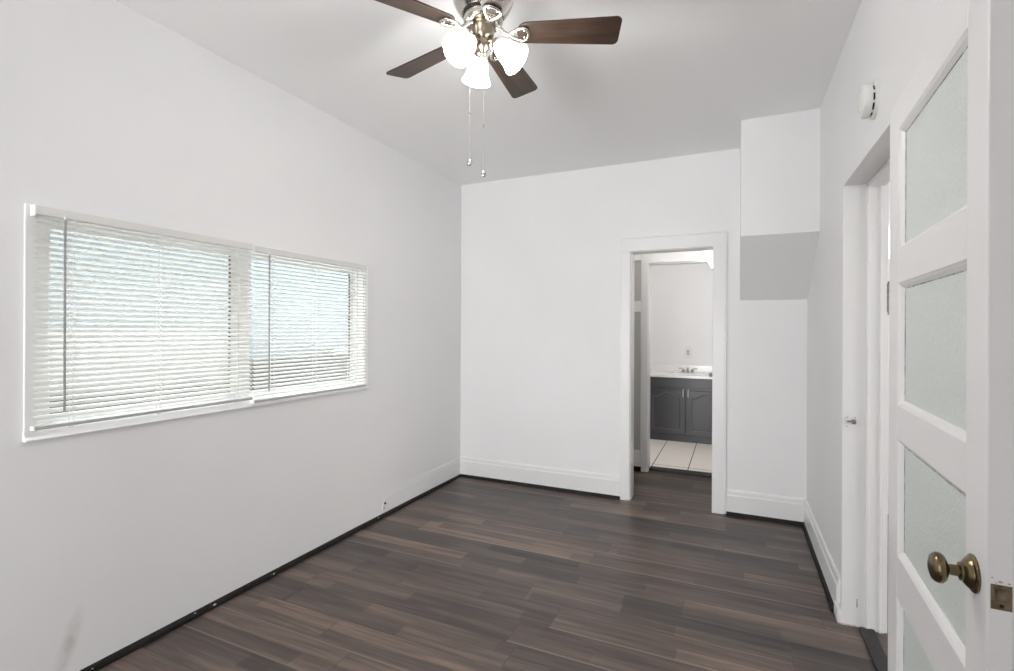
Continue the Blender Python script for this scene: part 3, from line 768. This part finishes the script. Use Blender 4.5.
# three lit shades
for k, az in enumerate((129, 7, 252)):
    a = R(az); tl = R(47)
    axis = Vector((math.cos(a) * math.sin(tl), math.sin(a) * math.sin(tl), -math.cos(tl)))
    neck = Vector((math.cos(a) * 0.050, math.sin(a) * 0.050, dz(2.473)))
    q = Vector((0, 0, 1)).rotation_difference(axis).to_matrix().to_4x4()
    mt = Matrix.Translation(neck) @ q
    bm = bmesh.new()
    tube(bm, [(math.cos(a) * 0.016, math.sin(a) * 0.016, dz(2.481)), (math.cos(a) * 0.032, math.sin(a) * 0.032, dz(2.484)), tuple(neck + axis * 0.004)], 0.008, 10)
    lathe(bm, [(0.0, -0.006), (0.016, -0.006), (0.021, 0.0), (0.022, 0.016), (0.020, 0.020), (0.0, 0.020)], 24, mt)
    obj('lamp_holder', bm, M['bronze'], fan, smooth=True)
    bm = bmesh.new()
    pr = [(0.0195, 0.010), (0.023, 0.018), (0.031, 0.030), (0.037, 0.046), (0.041, 0.064), (0.046, 0.086), (0.053, 0.104), (0.060, 0.117)]
    inn = [(r_ - 0.003, z_) for r_, z_ in pr[::-1]]
    lathe(bm, pr + inn, 36, mt)
    sh = obj('lamp_shade', bm, M['shade'], fan, smooth=True)
    bm = bmesh.new()
    lathe(bm, [(0.0, 0.018), (0.010, 0.020), (0.012, 0.034), (0.020, 0.052), (0.023, 0.066), (0.020, 0.080), (0.011, 0.088), (0.0, 0.090)], 24, mt)
    obj('bulb', bm, M['bulb'], sh, smooth=True)
    p_ = Vector((FX, FY, H)) + neck + axis * 0.130
    point('fan_lamp', p_, BULB_W, (1.0, 0.985, 0.955), 0.035)
# pull chains
for (x, y, z0, z1, zc) in ((-0.935, 1.700, 2.46, 2.022, 2.205), (-0.874, 1.700, 2.46, 1.970, 2.150)):
    x -= FX; y -= FY
    bm = bmesh.new()
    tube(bm, [(x * 0.6, y * 0.6, dz(z0 + 0.01)), (x, y, dz(z0)), (x, y, dz(z1))], 0.0006, 6)
    zz = z0
    while zz > z1:
        bmesh.ops.create_icosphere(bm, subdivisions=1, radius=0.0013, matrix=Matrix.Translation((x, y, dz(zz)))); zz -= 0.006
    ch = obj('pull_chain', bm, M['nickel'], fan)
    bm = bmesh.new(); lathe(bm, [(0, 0.006), (0.0035, 0.004), (0.0035, -0.006), (0, -0.008)], 12, Matrix.Translation((x, y, dz(zc)))); obj('connector', bm, M['nickel'], ch, smooth=True)
    bm = bmesh.new(); lathe(bm, [(0, 0.010), (0.003, 0.009), (0.005, 0.003), (0.0095, -0.002), (0.0105, -0.009), (0.008, -0.016), (0.0, -0.019)], 16, Matrix.Translation((x, y, dz(z1)))); obj('pull_pendant', bm, M['nickel'], ch, smooth=True)

# ------------------------------------------------------------------ bathroom
VY, VZ = 6.48, 0.79
vx0, vx1, vc = -1.03, -0.035, -0.533
van = thing('vanity_cabinet', 'charcoal two door bathroom vanity with arched door panels', 'cabinet', (vc, VY, 0.004))
def vb(*bs): return boxes(*[(x0 - vc, x1 - vc, y0 - VY, y1 - VY, z0 - 0.004, z1 - 0.004) for x0, x1, y0, y1, z0, z1 in bs])
obj('body', vb((vx0, vx1, VY, VY + 0.018, 0.004, VZ), (vx0, vx0 + 0.018, VY + 0.018, 7.015, 0.004, VZ), (vx1 - 0.018, vx1, VY + 0.018, 7.015, 0.004, VZ), (vx0 + 0.018, vx1 - 0.018, 7.0, 7.015, 0.004, VZ), (vx0 + 0.018, vx1 - 0.018, VY + 0.018, 7.0, 0.08, 0.096)), M['char'], van, bevel=0.002)
for s in (-1, 1):
    xa, xb = (-0.975 - vc, -0.540 - vc) if s < 0 else (-0.526 - vc, -0.091 - vc)
    dd = obj('door', boxes((xa, xb, -0.018, 0, 0.095, 0.633)), M['char'], van, bevel=0.003)
    # arched raised panel
    i0, i1, zb_, zs_, za = xa + 0.055, xb - 0.055, 0.150, 0.545, 0.605
    mid = (i0 + i1) / 2; hw = (i1 - i0) / 2
    def arch(ins):
        pts = [(i0 + ins, zb_ + ins), (i1 - ins, zb_ + ins), (i1 - ins, zs_ - ins)]
        for i in range(1, 16):
            u = 1 - 2 * i / 16
            if abs(u) > 0.82: zz = zs_
            else: zz = zs_ + (za - zs_) * (0.5 + 0.5 * math.cos(PI * u / 0.82))
            pts.append((mid + u * (hw - ins), zz - ins))
        pts.append((i0 + ins, zs_ - ins))
        return pts
    bm = bmesh.new(); prism(bm, [(x, -0.018, z) for x, z in arch(0.012)], (0, -0.007, 0))
    obj('raised_panel', bm, M['char'], dd, bevel=0.004)
    bm = bmesh.new(); tube(bm, [(x, -0.0185, z) for x, z in arch(0.0)], 0.0045, 6, closed=True)
    obj('panel_moulding', bm, M['charhighlight'], dd, smooth=True)
    hx_ = (xb - 0.022) if s < 0 else (xa + 0.022)
    bm = bmesh.new(); tube(bm, [(hx_, -0.018, 0.555), (hx_, -0.040, 0.560), (hx_, -0.044, 0.600), (hx_, -0.040, 0.640), (hx_, -0.018, 0.645)], 0.006, 8)
    sphere(bm, (hx_, -0.02, 0.555), 0.008); sphere(bm, (hx_, -0.02, 0.645), 0.008)
    obj('handle', bm, M['satin'], dd, smooth=True)
obj('apron', boxes((-0.98 - vc, -0.086 - vc, -0.010, 0, 0.668, 0.776)), M['char'], van, bevel=0.002)

vt = thing('countertop', 'white bathroom countertop with backsplash and moulded basin', 'countertop', (vc, VY, VZ))
w = 0.51
# top with an oval basin
bm = bmesh.new()
cx, cy_, ra, rb = 0.0, 0.26, 0.21, 0.15
N_ = 40
ov = [bm.verts.new((cx + ra * math.cos(2 * PI * k / N_), cy_ + rb * math.sin(2 * PI * k / N_), 0.028)) for k in range(N_)]
ed = []
for k in range(N_):
    a = 2 * PI * k / N_; c, s = math.cos(a), math.sin(a)
    X0, X1, Y0, Y1 = -w, w, -0.018, 0.53
    tx = (X1 / c) if c > 1e-6 else ((X0 / c) if c < -1e-6 else 1e9)
    ty = ((Y1 - cy_) / s) if s > 1e-6 else (((Y0 - cy_) / s) if s < -1e-6 else 1e9)
    t_ = min(tx, ty); ed.append(bm.verts.new((c * t_, cy_ + s * t_, 0.028)))
b2 = [bm.verts.new((v.co.x, v.co.y, 0.0)) for v in ed]
def oval(f, z): return [bm.verts.new((cx + ra * f * math.cos(2 * PI * k / N_), cy_ + rb * f * math.sin(2 * PI * k / N_), z)) for k in range(N_)]
lo = oval(0.85, 0.004)
for A, B in ((ed, ov), (ov, lo), (b2, ed)):
    for k in range(N_):
        l = (k + 1) % N_
        bm.faces.new((A[k], A[l], B[l], B[k]))
bm.faces.new(lo); bm.faces.new(b2)
obj('top', bm, M['counter'], vt)
obj('backsplash', boxes((-w, w, 0.515, 0.535, 0.028, 0.125)), M['counter'], vt, bevel=0.003)

fc = thing('faucet', 'chrome two handle faucet on the white vanity top', 'faucet', (vc - 0.018, 6.93, VZ + 0.0285))
bm = bmesh.new(); box(bm, -0.075, 0.075, -0.022, 0.022, 0, 0.014); obj('base_plate', bm, M['chrome'], fc, bevel=0.005)
bm = bmesh.new(); tube(bm, [(0, 0.005, 0.012), (0, 0.004, 0.045), (0, -0.012, 0.062), (0, -0.06, 0.060), (0, -0.105, 0.046)], 0.012, 10, rr=[0.016, 0.013, 0.012, 0.011, 0.010]); obj('spout', bm, M['chrome'], fc, smooth=True)
for s in (-1, 1):
    bm = bmesh.new(); lathe(bm, [(0, 0.012), (0.021, 0.012), (0.018, 0.030), (0.013, 0.040), (0.010, 0.050), (0, 0.052)], 20, Matrix.Translation((s * 0.055, 0, 0)))
    tube(bm, [(s * 0.055, 0, 0.048), (s * 0.085, -0.006, 0.056), (s * 0.115, -0.010, 0.058)], 0.006, 8); obj('lever_handle', bm, M['chrome'], fc, smooth=True)

ot = thing('wall_outlet', 'white outlet plate on the bathroom wall above the faucet', 'outlet', (-0.553, 7.02, 1.08))
obj('plate', boxes((-0.043, 0.043, -0.007, 0, -0.068, 0.068)), M['plastic'], ot, bevel=0.003)
obj('socket', boxes((-0.017, 0.017, -0.009, -0.006, -0.034, 0.034)), M['plasticgrey'], ot, bevel=0.001)
for x in (-0.0055, 0.0055):
    for z in (-0.018, 0.018):
        obj('slot', boxes((x - 0.0018, x + 0.0018, -0.0096, -0.0085, z - 0.006, z + 0.006)), M['darkgap'], ot)

bd = thing('door_2', 'white bathroom door swung inward with only its round chrome knob showing', 'door', (-0.175, 5.19, 0.012), kind='structure')
obj('leaf', boxes((0.0, 0.035, 0, 0.72, 0, 2.0)), M['door'], bd, bevel=0.002)
rot = Matrix.Translation((0, 0.633, 0.885)) @ Matrix.Rotation(R(-90), 4, 'Y')
bm = bmesh.new(); lathe(bm, [(0, 0), (0.030, 0), (0.028, 0.006), (0.012, 0.010), (0.010, 0.034), (0.018, 0.040), (0.026, 0.050), (0.026, 0.060), (0.018, 0.070), (0, 0.072)], 28, rot)
obj('knob', bm, M['chrome'], bd, smooth=True)

# wall lamp in the hall, beside the bathroom doorway, white bell shade opening upward
sc = thing('wall_sconce', 'lit white bell shade wall lamp beside the top right of the bathroom doorway', 'wall lamp', (-0.098, HY, 1.93))
bm = bmesh.new(); lathe(bm, [(0, 0), (0.05, 0), (0.046, 0.012), (0.02, 0.02), (0, 0.02)], 24, Matrix.Translation((0, -0.018, 0)) @ Matrix.Rotation(R(90), 4, 'X')); obj('backplate', bm, M['darkmetal'], sc, smooth=True)
bm = bmesh.new(); tube(bm, [(0, -0.03, 0), (0, -0.09, -0.030), (0, -0.14, -0.018), (0, -0.14, 0.0)], 0.008, 8); obj('arm', bm, M['darkmetal'], sc, smooth=True)
bm = bmesh.new(); lathe(bm, [(0, -0.03), (0.070, -0.018), (0.086, -0.004), (0.086, 0.004), (0, 0.004)], 28, Matrix.Translation((0, -0.14, 0))); obj('cup', bm, M['darkmetal'], sc, smooth=True)
bm = bmesh.new()
pr = [(0.080, 0.0), (0.092, 0.010), (0.112, 0.050), (0.136, 0.095), (0.166, 0.145)]
lathe(bm, pr + [(r_ - 0.004, z_ + 0.001) for r_, z_ in pr[::-1]], 32, Matrix.Translation((0, -0.14, 0)))
obj('lamp_shade', bm, M['sconce_shade'], sc, smooth=True)
